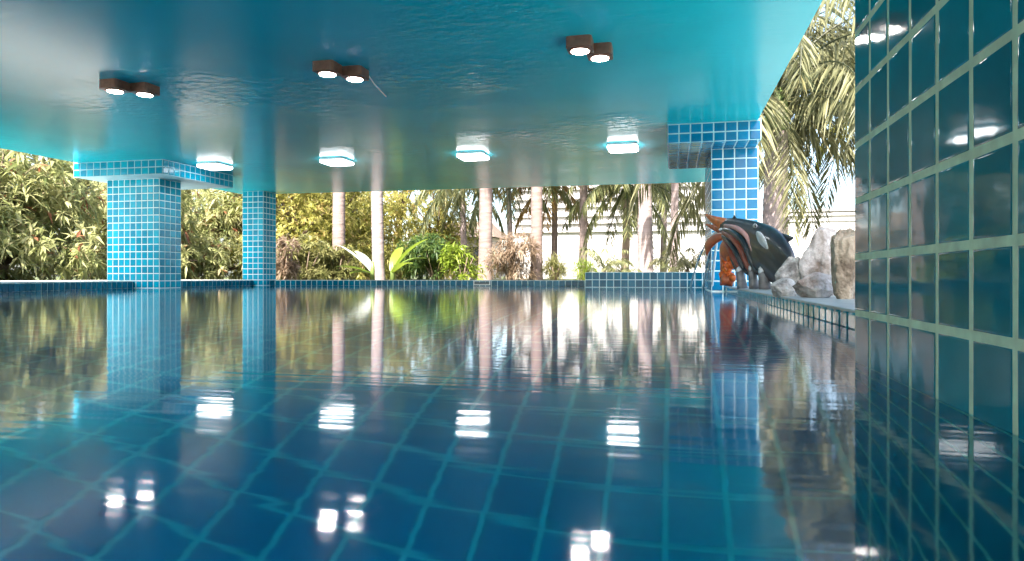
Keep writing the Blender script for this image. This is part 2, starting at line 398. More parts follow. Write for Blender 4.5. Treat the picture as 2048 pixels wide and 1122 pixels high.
# ledge on the right with the rocks and the statue on it
mb = MB(); ZL = 0.056
mb.box((XR + 0.008, -3.0, -0.2), (3.2, 12.5, ZL))
ledge = tag(bevel(mb.build('pool_ledge', M['ledge']), 0.004), kind='structure')
me_l = tile_mesh(0.088, 0.050, 0.006, 'tile_wall')
edge_tiles(ledge, XR + 0.008, 9.7, XR + 0.008, 1.4, 0.022, 0.1, me_l)
# raised planter wall in the far right corner
pl = empty('planter_wall', (-0.35, 9.8, 0), 'low raised planter wall with two rows of teal tiles', 'wall')
mb = MB(); mb.box((-1.22, 9.756, -0.3), (0.495, 11.8, 0.212)); mb.build('wall_body', M['grout_col'], pl, loc=-pl.location)
tile_grid(pl, (-1.22, 9.756, 0.0), (1, 0, 0), (0, 0, 1), 1.715, 0.212, 0.1, 0.012, 'tile_edge', nv=2)
tile_grid(pl, (-1.22, 11.756, 0.0), (0, -1, 0), (0, 0, 1), 2.0, 0.212, 0.1, 0.012, 'tile_edge', nv=2)

# ceiling slab
cpoly = [(-7.45, YB), (0.77, YB), (0.77, 11.0), (-7.0, 10.85), (-7.45, 10.85)]
mb = MB(); mb.prism(cpoly, ZC, ZC + 0.4)
ceil = tag(mb.build('ceiling', M['ceiling']), kind='structure')

# ---------------------------------------------------------------- tiled columns
def column(name, label, x0, x1, y0, y1, cap, faces, cfaces, mat='tile_col', top=ZB, soffit=False, pitch=0.095):
    e = empty(name, ((x0 + x1) / 2, (y0 + y1) / 2, 0), label, 'column', 'tiled columns by the pool')
    mb = MB(); mb.box((x0, y0, DEP), (x1, y1, top + 0.01)); mb.build('shaft', M['grout_col'], e, loc=-e.location)
    z0 = -3 * pitch
    def face(par, side, X0, X1, Y0_, Y1_, Z0, Z1, p, g=0.012):
        H = Z1 - Z0
        if side == 'front': tile_grid(par, (X0, Y0_, Z0), (1, 0, 0), (0, 0, 1), X1 - X0, H, p, g, mat)
        if side == 'back': tile_grid(par, (X1, Y1_, Z0), (-1, 0, 0), (0, 0, 1), X1 - X0, H, p, g, mat, keep=lambda i, j: False)
        if side == 'right': tile_grid(par, (X1, Y0_, Z0), (0, 1, 0), (0, 0, 1), Y1_ - Y0_, H, p, g, mat)
        if side == 'left': tile_grid(par, (X0, Y1_, Z0), (0, -1, 0), (0, 0, 1), Y1_ - Y0_, H, p, g, mat)
        if side == 'left_far': tile_grid(par, (X0, Y1_, Z0), (0, -1, 0), (0, 0, 1), Y1_ - Y0_, H, p, g, mat, keep=lambda i, j: False)
        if side == 'right_far': tile_grid(par, (X1, Y0_, Z0), (0, 1, 0), (0, 0, 1), Y1_ - Y0_, H, p, g, mat, keep=lambda i, j: False)
    rows = round((top - z0) / pitch)
    for s in faces: face(e, s, x0, x1, y0, y1, z0, z0 + rows * (top - z0) / rows, pitch)
    if cap:
        a0, a1, b0, b1 = cap
        mb = MB(); mb.box((a0, b0, ZB), (a1, b1, ZC + 0.02)); c = mb.build('column_head', M['head_soffit'], e, loc=-e.location)
        hold = c
        # tiles of the head are parts of the column itself (kept one level down)
        for s in cfaces: face(e, s, a0, a1, b0, b1, ZB, ZC - 0.002, 0.1)
        if soffit:
            tile_grid(e, (a0, b1, ZB), (1, 0, 0), (0, -1, 0), a1 - a0, b1 - b0, 0.1, 0.012, mat)
    return e
column('tiled_column', 'thick blue tiled column with a wide square tiled head near the hedge', -7.31, -6.50, 7.62, 8.02, (-7.52, -6.18, 7.30, 8.70),
       ['front', 'right', 'back', 'left_far'], ['front', 'right', 'left_far'])
column('tiled_column', 'slim blue tiled column without a head at the far pool corner', -7.2, -6.8, 10.4, 10.78, None,
       ['front', 'right', 'back', 'left_far'], [], top=ZC + 0.002)
column('tiled_column', 'blue tiled column with a tiled head standing behind the spouting statue', 0.375, 0.82, 7.15, 8.5, (-0.05, 0.80, 6.75, 8.35),
       ['front', 'left', 'right_far'], ['front', 'left'], soffit=True, pitch=0.1, mat='tile_blue')
# near pier, whose tiled side fills the right of the view
pier = empty('tiled_pier', (0.6, 0.4, 0), 'large dark teal tiled pier with pale green grout beside the water', 'wall')
XP, YP = 0.3145, 1.352
mb = MB(); mb.box((XP + 0.006, -1.6, DEP), (0.76, YP, ZC + 0.03)); bevel(mb.build('wall_body', M['grout_wall'], pier, loc=-pier.location), 0.004)
bud = [300]
# course lines sit at z = 0.087 + 0.1 k
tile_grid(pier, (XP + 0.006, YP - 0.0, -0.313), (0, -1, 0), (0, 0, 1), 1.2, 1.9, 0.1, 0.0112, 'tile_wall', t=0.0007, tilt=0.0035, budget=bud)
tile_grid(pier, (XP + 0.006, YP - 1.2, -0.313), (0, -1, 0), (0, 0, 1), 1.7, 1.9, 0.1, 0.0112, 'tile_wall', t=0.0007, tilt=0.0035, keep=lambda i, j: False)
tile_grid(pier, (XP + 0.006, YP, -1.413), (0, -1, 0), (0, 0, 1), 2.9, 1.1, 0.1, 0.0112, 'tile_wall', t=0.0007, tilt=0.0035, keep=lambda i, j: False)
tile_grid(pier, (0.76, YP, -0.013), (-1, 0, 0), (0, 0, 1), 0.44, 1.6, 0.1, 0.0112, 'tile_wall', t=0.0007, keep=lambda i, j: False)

# ---------------------------------------------------------------- ceiling lights
def rsq(h, r, n=5):
    out = []
    for cx, cy, a0 in ((h - r, h - r, 0), (-h + r, h - r, 90), (-h + r, -h + r, 180), (h - r, -h + r, 270)):
        for k in range(n + 1):
            a = R(a0 + 90 * k / n); out.append((cx + r * math.cos(a), cy + r * math.sin(a)))
    return out
def panel_meshes():
    mb = MB(); mb.prism(rsq(0.165, 0.04), -0.022, 0.01); a = mb.mesh('housing', M['housing_white'])
    mb = MB(); mb.prism(rsq(0.157, 0.04), -0.028, -0.022); b = mb.mesh('seam', M['seam_grey'])
    mb = MB()
    rings = [(0.165, -0.028), (0.163, -0.046), (0.150, -0.056), (0.12, -0.060)]
    P = [rsq(h, 0.04) for h, z in rings]; n = len(P[0])
    for p, (h, z) in zip(P, rings): mb.v += [(x, y, z) for x, y in p]
    for i in range(3):
        for k in range(n): mb.f.append((i * n + (k + 1) % n, i * n + k, i * n + n + k, i * n + n + (k + 1) % n))
    mb.f.append(tuple(reversed(range(3 * n, 4 * n)))); mb.f.append(tuple(range(n))); mb.mi = [0] * len(mb.f)
    return a, b, mb.mesh('diffuser', M['glow_panel'])
pa, pb, pc = panel_meshes()
for (x, y), lab in (((430, 333), 'glowing rounded square ceiling light beside the thick headed column'), ((674, 324), 'glowing rounded square ceiling light next along from the slim column'),
                    ((946, 313), 'glowing rounded square ceiling light in the middle of its row'), ((1246, 296), 'glowing rounded square ceiling light beside the head over the statue')):
    p = on_z(x, y, ZC - 0.03)
    e = empty('ceiling_light', (p.x, p.y, ZC), lab, 'ceiling light', 'square lights in a row on the ceiling')
    link('housing', pa, e); link('seam', pb, e); link('diffuser', pc, e)
mb = MB(); hx = [(0.078 * math.cos(R(45 + 90 * k)) * 1.35, 0.078 * math.sin(R(45 + 90 * k)) * 1.35) for k in range(4)]
mb.prism(rsq(0.078, 0.02, 3), -0.065, 0.01); sp_h = mb.mesh('housing', M['housing_brown'])
mb = MB(); mb.tube([(0, 0, -0.060), (0, 0, -0.074)], [0.064, 0.064], 28); sp_r = mb.mesh('ring', M['housing_brown'])
mb = MB(); mb.tube([(0, 0, -0.062), (0, 0, -0.077)], [0.056, 0.054], 28); sp_l = mb.mesh('lens', M['glow_spot'])
for (a, b_), lab in ((((230, 184), (290, 191)), 'pair of brown box downlights in front of the thick headed column'), (((655, 150), (710, 160)), 'pair of brown box downlights with a thin cable mark trailing off'),
                    (((1160, 104), (1200, 118)), 'pair of brown box downlights set close together diagonally near the tiled pier')):
    pa_, pb_ = on_z(*a, ZC - 0.077), on_z(*b_, ZC - 0.077)
    mid = (pa_ + pb_) / 2
    e = empty('twin_downlight', (mid.x, mid.y, ZC), lab, 'ceiling light', 'brown twin downlights on the ceiling')
    mb = MB(); d = (pb_ - pa_); mb.tube([pa_ - mid + Vector((0, 0, 0.077 - 0.02)), pb_ - mid + Vector((0, 0, 0.077 - 0.02))], [0.03, 0.03], 8); mb.build('bracket', M['housing_brown'], e)
    for p in (pa_, pb_):
        if a[0] == 655 and p is pb_:
            q0 = pb_ - mid; q1 = on_z(772, 192, ZC) - mid; mbc = MB(); mbc.tube([Vector((q0.x + .07, q0.y, -0.004)), Vector((q0.x * .5 + q1.x * .5 + .02, q0.y * .5 + q1.y * .5, -0.004)), Vector((q1.x, q1.y, -0.004))], [.005] * 3, 6); mbc.build('cable', M['housing_white'], e)
        h = link('housing', sp_h, e, (p.x - mid.x, p.y - mid.y, 0)); link('ring', sp_r, h); link('lens', sp_l, h)

# ---------------------------------------------------------------- fountain statue
def SD(px):  return 5.85 + (px - 1440) * (4.95 - 5.85) / 120.0      # the statue stands obliquely along the ledge
def SP(px, py, off=0.0): return at(px, py, SD(px) + off)
PXM = 5.3 / F
base = on_z(1500, 577, ZL)
st = empty('whale_fountain', (base.x, base.y, ZL), 'black whale fountain statue with white eye patch and open orange mouth spouting water', 'statue')
def sbuild(mb, name, mats, smooth=True, parent=st):
    return mb.build(name, mats, parent, smooth, loc=-base if parent is st else None)
away = ray(1500, 553); away.z = 0; away.normalize()
BT = 0.35          # the grooved throat turns a little towards the pool
def sweep(spine, n=28, belly=None, squash=0.8):
    """spine: (px, py, half width px); section lies across the spine, thickness squash x width in depth"""
    mb = MB(); k = len(spine)
    for i, (x, y, w) in enumerate(spine):
        a = spine[max(i - 1, 0)]; b = spine[min(i + 1, k - 1)]
        tx, ty = b[0] - a[0], b[1] - a[1]; l = math.hypot(tx, ty); nx_, ny_ = -ty / l, tx / l      # picture normal
        for q in range(n):
            th = 2 * math.pi * q / n; g = 1.0
            if belly and math.cos(th + BT) > 0.0: g = 1.0 - 0.05 * (0.5 + 0.5 * math.cos((th + BT) * 14))
            cx_, cd = math.cos(th) * w * g, math.sin(th) * w * g * squash
            mb.v.append(tuple(SP(x + nx_ * cx_, y + ny_ * cx_, cd * PXM * 1.0)))
    for i in range(k - 1):
        for q in range(n):
            mb.f.append((i * n + q, i * n + (q + 1) % n, (i + 1) * n + (q + 1) % n, (i + 1) * n + q))
            m = 0
            if belly:
                th = 2 * math.pi * (q + 0.5) / n + BT; c = math.cos(th)
                if c > 0.22 and i < k - 3:
                    a_ = ((th + math.pi) % (2 * math.pi)) - math.pi
                    m = (0, 0, 0, 0, 0, 0, 0, 0, 0, 0, 0, 0, 0, 0, 0)[min(14, int((a_ + 1.36) / 2.72 * 15))]
            mb.mi.append(m)
    mb.f.append(tuple(range(n))); mb.f.append(tuple(reversed(range((k - 1) * n, k * n)))); mb.mi += [0, 0]
    return mb
def smooth_spine(pts, m=5):
    out = []
    for i in range(len(pts) - 1):
        p0, p1, p2, p3 = pts[max(i - 1, 0)], pts[i], pts[i + 1], pts[min(i + 2, len(pts) - 1)]
        for s in range(m):
            t = s / m
            out.append(tuple(0.5 * ((2 * b) + (-a + c) * t + (2 * a - 5 * b + 4 * c - d) * t * t + (-a + 3 * b - 3 * c + d) * t ** 3) for a, b, c, d in zip(p0, p1, p2, p3)))
    out.append(pts[-1]); return out
body = sweep(smooth_spine([(1440, 452, 12), (1455, 456, 21), (1478, 466, 31), (1502, 481, 42), (1528, 499, 48), (1550, 522, 43), (1566, 548, 31), (1578, 574, 14), (1583, 586, 4)], 5), 80, True, 0.85)
sbuild(body, 'body', [M['orca_black'], M['throat_red'], M['throat_pink'], M['orange_dark']])
j = sweep(smooth_spine([(1460, 455, 17), (1440, 446, 12), (1425, 438, 7), (1411, 429, 1.5)], 4), 16); sbuild(j, 'upper_jaw', M['orange'])
j = sweep(smooth_spine([(1460, 466, 14), (1442, 459, 9), (1428, 455, 6), (1412, 449, 1.5)], 4), 16); sbuild(j, 'lower_jaw', M['orange_dark'])
j = sweep(smooth_spine([(1468, 474, 10), (1448, 472, 9), (1430, 478, 9), (1418, 490, 9), (1414, 504, 4), (1414, 512, 1)], 4), 16, squash=1.3); sbuild(j, 'fin', M['orange_dark'])
j = sweep(smooth_spine([(1470, 480, 12), (1460, 490, 17), (1455, 503, 17), (1452, 516, 10), (1450, 522, 2)], 4), 18, squash=0.9); sbuild(j, 'fin', M['orange_dark'])
def extruded(outline, off, thick):
    mb = MB(); n = len(outline); mb.v = [tuple(SP(x, y, off)) for x, y in outline] + [tuple(SP(x, y, off + thick)) for x, y in outline]
    cx_ = sum(p[0] for p in outline) / n; cy_ = sum(p[1] for p in outline) / n
    mb.f = [tuple(range(n)), tuple(reversed(range(n, 2 * n)))] + [(k, n + k, n + (k + 1) % n, (k + 1) % n) for k in range(n)]; mb.mi = [0] * len(mb.f); return mb
for pts_, off_, w_, mt_ in (([(1450, 451), (1474, 457), (1494, 473), (1506, 498), (1517, 524), (1529, 546)], -0.115, 5.5, 'throat_pink'), ([(1450, 459), (1470, 466), (1487, 482), (1498, 505), (1508, 529), (1519, 547)], -0.115, 8, 'orca_black'),
                          ([(1447, 465), (1464, 474), (1479, 491), (1489, 512), (1498, 532), (1508, 547)], -0.10, 8, 'throat_red'), ([(1447, 472), (1459, 482), (1471, 499), (1480, 517), (1489, 535), (1497, 546)], -0.08, 7.5, 'orca_black'),
                          ([(1449, 479), (1457, 491), (1465, 507), (1473, 522), (1481, 535), (1487, 544)], -0.055, 7.5, 'throat_red'), ([(1461, 497), (1464, 510), (1468, 524), (1474, 537), (1479, 545)], -0.03, 6, 'orca_black')):
    k_ = len(pts_); mb = MB(); fine = smooth_spine([(x, y, w_ * (0.7 if i in (0, k_ - 1) else 1.0)) for i, (x, y) in enumerate(pts_)], 5)
    mb.tube([SP(x, y, off_ * (0.45 + 0.55 * math.sin(math.pi * min(1, i / len(fine) * 1.3)))) for i, (x, y, w) in enumerate(fine)], [w * PXM for x, y, w in fine], 12)
    sbuild(mb, 'throat_ridge', M[mt_])
df = sbuild(extruded([(1548, 462), (1556, 464), (1574, 469), (1590, 475), (1584, 480), (1568, 490), (1558, 502), (1552, 490)], -0.02, 0.05), 'dorsal_fin', M['orca_black'], False); bevel(df, 0.012, 3)
hf = sbuild(extruded([(1466, 446), (1465, 436), (1468, 429), (1473, 436), (1484, 440), (1494, 446), (1484, 452)], -0.015, 0.03), 'horn', M['orca_black'], False); bevel(hf, 0.006, 2)
def surf_patch(outline_fn, name, mat, proud):
    pass
# white patch, brow stripe and eye lie on the side of the body that faces the pool
def patch(cx_, cy_, a, b_, ang, off, name, mat, thick=10):
    mb = MB(); n, k = 20, 6; ca, sa = math.cos(ang), math.sin(ang)
    for i in range(k + 1):
        ph = math.pi * i / k
        for q in range(n):
            th = 2 * math.pi * q / n
            x = math.sin(ph) * math.cos(th) * a; y = math.sin(ph) * math.sin(th) * b_; d = -math.cos(ph) * thick
            mb.v.append(tuple(SP(cx_ + x * ca - y * sa, cy_ + x * sa + y * ca, off + d * PXM)))
    for i in range(k):
        for q in range(n): mb.f.append((i * n + q, i * n + (q + 1) % n, (i + 1) * n + (q + 1) % n, (i + 1) * n + q))
    mb.mi = [0] * len(mb.f); return sbuild(mb, name, mat)
patch(1526, 484, 25, 9, R(60), -0.128, 'eye_patch', M['orca_white'], 8)
patch(1510, 452, 4.5, 5.0, 0, -0.098, 'eye', M['orca_white'], 5)
patch(1511, 451, 2.2, 3.0, 0, -0.115, 'pupil', M['orca_black'], 3)
# coral and plinth stones under the jaw
mb = MB(); r2 = random.Random(3)
def lump(mb, c, r, seed, n=10, k=6, rough=0.35, mi=0):
    o = len(mb.v)
    for i in range(k + 1):
        ph = math.pi * i / k
        for q in range(n):
            th = 2 * math.pi * q / n; d = Vector((math.sin(ph) * math.cos(th), math.sin(ph) * math.sin(th), math.cos(ph)))
            s_ = 1 + rough * noise.noise(d * 1.7 + Vector((seed * 3.1, seed, 0)))
            mb.v.append(tuple(Vector(c) + d * r * s_))
    for i in range(k):
        for q in range(n): mb.f.append((o + i * n + q, o + (i + 1) * n + q, o + (i + 1) * n + (q + 1) % n, o + i * n + (q + 1) % n)); mb.mi.append(mi)
for q in range(26):
    lump(mb, SP(r2.uniform(1443, 1468), r2.uniform(515, 556), r2.uniform(-0.03, 0.08)), r2.uniform(0.014, 0.028), q, rough=0.8)
sbuild(mb, 'coral', M['coral'])
mb = MB(); lump(mb, SP(1456, 560, 0.02), 0.055, 41, rough=0.5); sbuild(mb, 'base_stone', M['orange_dark'])
mb = MB(); mb.tube([SP(1446, 500, .1), SP(1450, 530, .1), SP(1452, 570, .1)], [0.03, 0.04, 0.05], 10); sbuild(mb, 'support', M['orange_dark'])
for x, w, top in ((1482, 0.040, 538), (1506, 0.038, 536), (1528, 0.046, 540)):
    a = on_z(x, 0, ZL + 0.0) if False else None
    zc_ = SD(x) - 0.05; b0 = at(x + 3, Y0 + (CAMH - ZL) * F / zc_, zc_); t0 = at(x - 3, top, zc_)
    mb = MB(); mb.tube([b0 + (t0 - b0) * s_ for s_ in (0, .2, .5, .8, 1)], [w * 1.05, w, w * .88, w * .8, w * .5], 12); pp = sbuild(mb, 'pedestal', M['plinth_grey'])
    mb = MB(); lump(mb, t0 + Vector((0, 0, -0.005)), w * .72, x, rough=0.5); sbuild(mb, 'pedestal_cap', M['orca_white'])
# water jets
for (tx, ty), zc_, lab in (((1381, 575), 5.9, 'thin water jet arcing far out in front of the spouting statue'), ((1406, 579), 5.75, 'thin water jet falling close along the statue chin'), ((1424, 583), 5.6, 'thin water jet dropping steeply from the statue mouth')):
    a = SP(1443, 458, -0.1); e_ = on_z(tx, ty, 0.0); pts = []; rr = []
    for i in range(25):
        t = i / 24; p = a.lerp(e_, t); p.z = a.z + (e_.z - a.z) * t * t + 0.10 * (t - t * t); pts.append(p); rr.append(0.010 + 0.0025 * math.sin(i * 2.3 + tx) + 0.002 * t)
    mb = MB(); mb.tube([p - a for p in pts], rr, 8)
    tag(mb.build('water_jet', M['jet'], None, True, loc=a), lab, 'water jet', 'water jets from the statue')

# ---------------------------------------------------------------- rocks on the ledge
def rock(label, px, py_base, py_top, wpx, zc_, mat, seed, depth=0.8, lean=0.0, pointy=0.0):
    top_h = (py_base - py_top) / F * zc_; w = wpx / F * zc_
    c = at(px, py_base, zc_); c.z = ZL
    bm = bmesh.new(); bmesh.ops.create_icosphere(bm, subdivisions=5, radius=1)
    rr = random.Random(seed); planes = []
    for _ in range(13):
        d = Vector((rr.gauss(0, 1), rr.gauss(0, 1), rr.gauss(0, 1))).normalized(); planes.append((d, rr.uniform(0.62, 0.92)))
    for v in bm.verts:
        p = v.co.copy()
        for d, k in planes:
            q = p.dot(d)
            if q > k: p -= d * (q - k) * 0.92
        p *= 1 + 0.10 * noise.noise(p * 2.6 + Vector((seed, 0, 0))) + 0.05 * noise.noise(p * 7 + Vector((0, seed, 0))) + 0.022 * noise.noise(p * 19 + Vector((0, 0, seed)))
        s_ = 1 - pointy * max(0, p.z)
        v.co = Vector((p.x * w * 0.58 * s_ + lean * max(0, p.z) * w, p.y * w * 0.58 * depth * s_, (p.z + 0.80) * top_h / 1.7))
    rx = Matrix.Rotation(ALPHA, 3, 'Z')
    for v in bm.verts: v.co = rx @ v.co
    me = bpy.data.meshes.new('rock'); bm.to_mesh(me); bm.free(); me.materials.append(M[mat])
    me.polygons.foreach_set('use_smooth', [True] * len(me.polygons))
    try: me.set_sharp_from_angle(angle=R(32))
    except Exception: pass
    o = link('rock', me, None, c - Vector((0, 0, 0.004)))
    return tag(o, label, 'rock', 'rocks on the pool ledge')
rock('rough brown upright rock touching the tiled pier', 1692, 590, 438, 56, 2.95, 'stone_brown', 5, 0.8)
rock('tall pale rounded boulder behind the lower rocks', 1645, 578, 447, 82, 3.55, 'stone_pale', 11, 0.8, 0.02, 0.02)
rock('broad pale low boulder lying against the brown upright rock', 1628, 588, 537, 74, 3.15, 'stone_pale', 23, 0.7, 0.1)
rock('pointed grey rock leaning beside the whale statue', 1583, 582, 498, 58, 3.6, 'stone_grey', 31, 0.7, 0.18, 0.55)
rock('small flat grey rock in front of the pointed rock', 1568, 586, 550, 56, 3.35, 'stone_grey', 47, 0.6)

# ---------------------------------------------------------------- vegetation
def leaves(name, P, D, L, W, droop, rnd, mat, parent, up=None):
    N = len(P); Z = np.array([0, 0, 1.0])
    D = D / np.linalg.norm(D, axis=1, keepdims=True)
    S = np.cross(D, Z + rng.normal(0, 0.35, (N, 3))); S /= np.linalg.norm(S, axis=1, keepdims=True) + 1e-9
    Nn = np.cross(S, D)
    L = L[:, None]; W = W[:, None]; dr = droop[:, None] if hasattr(droop, '__len__') else droop
    mid = P + D * L * 0.45 - Z * dr * L * 0.10; tip = P + D * L - Z * dr * L * 0.5
    lf = mid + S * W * 0.5 + Nn * W * 0.18; rt = mid - S * W * 0.5 + Nn * W * 0.18
    V = np.stack([P, lf, mid, rt, tip], 1).reshape(-1, 3).astype(np.float32)
    base_ = (np.arange(N) * 5)[:, None]
    T = (base_[:, :, None] + np.array([[0, 2, 1], [0, 3, 2], [1, 2, 4], [2, 3, 4]])[None]).reshape(-1, 3)
    me = bpy.data.meshes.new(name); me.vertices.add(len(V)); me.vertices.foreach_set('co', V.ravel())
    me.loops.add(T.size); me.loops.foreach_set('vertex_index', T.ravel().astype(np.int32))
    me.polygons.add(len(T)); me.polygons.foreach_set('loop_start', np.arange(0, T.size, 3, dtype=np.int32)); me.polygons.foreach_set('loop_total', np.full(len(T), 3, dtype=np.int32))
    a = me.attributes.new('rnd', 'FLOAT', 'POINT'); a.data.foreach_set('value', np.repeat(rnd, 5).astype(np.float32))
    me.materials.append(M[mat]); me.update(calc_edges=True)
    return me
def unit(n):
    v = rng.normal(0, 1, (n, 3)); return v / np.linalg.norm(v, axis=1, keepdims=True)
def crown_mesh(name, blobs, whorls, per, Lr, Wr, mat, spread=(0.7, 1.5), droop=0.5, gap=0.0, fill=0.25):
    Cs, As = [], []
    vol = np.array([b[1][0] * b[1][1] * b[1][2] for b in blobs]) ** 0.67; vol = vol / vol.sum()
    for (c, r), f in zip(blobs, vol):
        m = max(8, int(whorls * f * 1.6)); d = unit(m); rad = np.where(rng.random(m) < fill, rng.uniform(0.35, 0.8, m), rng.uniform(0.82, 1.06, m))
        p = np.array(c) + d * np.array(r) * rad[:, None]
        keep = np.array([noise.noise(Vector(q) * 1.6) > gap - 0.22 for q in p]) & (p[:, 2] > 0.08)
        Cs.append(p[keep]); As.append(d[keep] * np.array([1, 1, 0.7]) + np.array([0, 0, 0.25]))
    C = np.concatenate(Cs); A = np.concatenate(As); A /= np.linalg.norm(A, axis=1, keepdims=True)
    n = len(C); P = np.repeat(C, per, 0) + rng.normal(0, 0.02, (n * per, 3)); A2 = np.repeat(A, per, 0)
    side = unit(n * per); side -= A2 * (side * A2).sum(1, keepdims=True); side /= np.linalg.norm(side, axis=1, keepdims=True)
    ang = rng.uniform(*spread, n * per)[:, None]
    D = A2 * np.cos(ang) + side * np.sin(ang)
    tone = np.repeat(np.clip(rng.normal(0.5, 0.22, n), 0, 1), per)
    rnd = np.clip(tone + rng.normal(0, 0.14, n * per), 0, 1)
    return leaves(name, P, D, rng.uniform(*Lr, n * per), rng.uniform(*Wr, n * per), rng.uniform(0.4, 1.4, n * per) * droop, rnd, mat, None)
def tree(name, label, group, x, y, blobs, whorls, per, Lr, Wr, mat, trunk_r=0.09, cat='tree', **kw):
    """blobs are relative to the base at (x, y)"""
    e = empty(name, (x, y, G), label, cat, group)
    c = link('crown', crown_mesh('crown', blobs, whorls, per, Lr, Wr, mat, **kw), e); c['kind'] = 'stuff'
    mb = MB(); top = max(b[0][2] for b in blobs) * 0.62
    mb.tube([(0, 0, -0.1), (0.03, 0.02, top * .4), (-0.02, 0.03, top * .75), (0, 0, top)], [trunk_r * 1.25, trunk_r, trunk_r * .8, trunk_r * .55], 9)
    for (cx_, cy_, cz_), r in blobs:
        s0 = Vector((0, 0, min(top, cz_ * 0.5))); e1 = Vector((cx_, cy_, cz_)); m_ = s0.lerp(e1, .55) + Vector((0, 0, .1))
        mb.tube([s0, m_, e1, e1 + (e1 - m_) * .5], [trunk_r * .55, trunk_r * .4, trunk_r * .25, trunk_r * .08], 6)
    mb.build('trunk', M['bark'], e, True)
    return e
def blobs_for(w, d, h, n, seed, low=0.25):
    r = random.Random(seed); out = []
    for i in range(n):
        rr = r.uniform(0.42, 0.62) * w
        out.append(((r.uniform(-1, 1) * (w - rr), r.uniform(-1, 1) * (d - rr * .8), r.uniform(low, 1) * (h - rr * .8) + 0.1), (rr, rr * .9, rr * r.uniform(.7, .95))))
    return out
def low_blobs(w, seed):
    r = random.Random(seed + 99)
    return [((r.uniform(-.8, .8) * w, r.uniform(-.8, .8) * w, r.uniform(.3, .7)), (w * .5, w * .5, .55)) for _ in range(5)]
# the hedge of long-leaved trees along the left side
hed = 'long leaved trees in the hedge along the deck'
HL = [(-11.0, 7.0, 2.9, 'long leaved olive tree with white sky showing above it, beside the open deck', 1),
      (-11.2, 9.4, 2.6, 'long leaved tree with reddish young tips just before the thick column', 2),
      (-11.1, 12.0, 2.5, 'long leaved tree seen in the gap between the thick and slim columns', 3),
      (-11.0, 14.6, 2.7, 'dense long leaved tree just behind the slim column', 4),
      (-11.6, 4.4, 3.2, 'broad long leaved hedge tree farthest from the palms', 5)]
for x, y, h, lab, sd_ in HL:
    tree('hedge_tree', lab, hed, x, y, blobs_for(1.5, 1.6, h, 11, sd_, 0.15) + low_blobs(1.6, sd_), 1150, 9, (0.16, 0.27), (0.035, 0.06), 'leaf_mango', droop=0.7, gap=-0.02)
for x, y, h, sd_, lab in ((-14.0, 9.5, 4.6, 12, 'taller olive tree over the hedge, behind the head of the thick column'), (-14.2, 13.6, 4.4, 13, 'taller olive tree over the hedge, between the two blue columns'),
                     (-14.5, 17.5, 4.6, 14, 'taller olive tree over the hedge end, behind the slim column'), (-13.4, 5.5, 4.2, 15, 'taller olive tree over the hedge by the open deck')):
    tree('hedge_tree', lab, 'taller trees behind the hedge', x, y, blobs_for(2.0, 2.0, h, 10, sd_, 0.1) + low_blobs(2.0, sd_), 750, 8, (0.20, 0.30), (0.05, 0.08), 'leaf_olive', gap=-0.1, droop=0.6)
# yellowish trees beyond the far edge
def W(px, zc_):
    p = at(px, Y0, zc_); return p.x, p.y
YT = [(590, 17.5, 1.9, 3.4, 'leaf_yellow', 'golden green bushy tree right behind the slim column', 21), (650, 19.5, 1.9, 3.3, 'leaf_yellow', 'golden green tree behind the mauve palm trunk', 22), (640, 24, 2.6, 6.2, 'leaf_yellow', 'tall golden tree rising between the slim column and the palms', 23),
      (800, 26, 2.8, 6.5, 'leaf_yellow', 'tall golden tree behind the pale palm trunk', 24), (880, 24, 1.8, 3.6, 'leaf_yellow', 'pale golden tree above the fern shrub', 25), (740, 22, 1.7, 3.0, 'leaf_yellow', 'golden olive tree behind the thin dark trunk', 26),
      (560, 28, 2.6, 6.0, 'leaf_olive', 'tall olive tree far behind the slim column', 27)]
for px, zc_, w, h, mt, lab, sd_ in YT:
    x, y = W(px, zc_)
    tree('garden_tree', lab, 'golden garden trees beyond the pool', x, y, blobs_for(w, w * .8, h, 12, sd_, 0.1) + low_blobs(w, sd_), 1300, 9, (0.09, 0.18), (0.035, 0.06), mt, gap=-0.08, droop=0.5)
# shrubs
def shrub(px, zc_, w, h, mt, lab, sd_, Lr=(0.10, 0.2), Wr=(0.025, 0.045), n=6, wh=320, per=8):
    x, y = W(px, zc_)
    e = empty('shrub', (x, y, G), lab, 'shrub', 'shrubs beyond the far edge of the pool')
    c = link('foliage', crown_mesh('foliage', blobs_for(w, w * .7, h, n, sd_, 0.1), wh, per, Lr, Wr, mt, droop=0.6), e); c['kind'] = 'stuff'
    mb = MB()
    for q in range(7):
        a = q * 0.9; mb.tube([(0, 0, -.05), (math.cos(a) * w * .25, math.sin(a) * w * .2, h * .35), (math.cos(a) * w * .5, math.sin(a) * w * .4, h * .7)], [0.02, 0.015, 0.006], 6)
    mb.build('stems', M['bark'], e, True); return e
shrub(870, 15.5, 0.85, 0.95, 'leaf_green', 'dark green feathery shrub between two palm trunks', 31)
shrub(925, 15.0, 0.5, 0.75, 'leaf_banana', 'bright lime shrub beside the reddish palm trunk', 32, wh=150)
shrub(1020, 15.5, 0.75, 1.05, 'leaf_dry', 'dry pinkish brown tangled shrub between two palm trunks', 33, (0.15, 0.3), (0.015, 0.03))
shrub(610, 14.6, 0.7, 0.9, 'leaf_olive', 'round olive shrub at the foot of the garden trees', 34)
shrub(675, 15.0, 0.6, 0.7, 'leaf_olive', 'low olive shrub under the mauve palm trunk', 35)
shrub(1110, 16.0, 0.4, 0.5, 'leaf_olive', 'small grassy tuft behind the pale pink palm trunk', 36, (0.2, 0.35), (0.012, 0.02), wh=90)
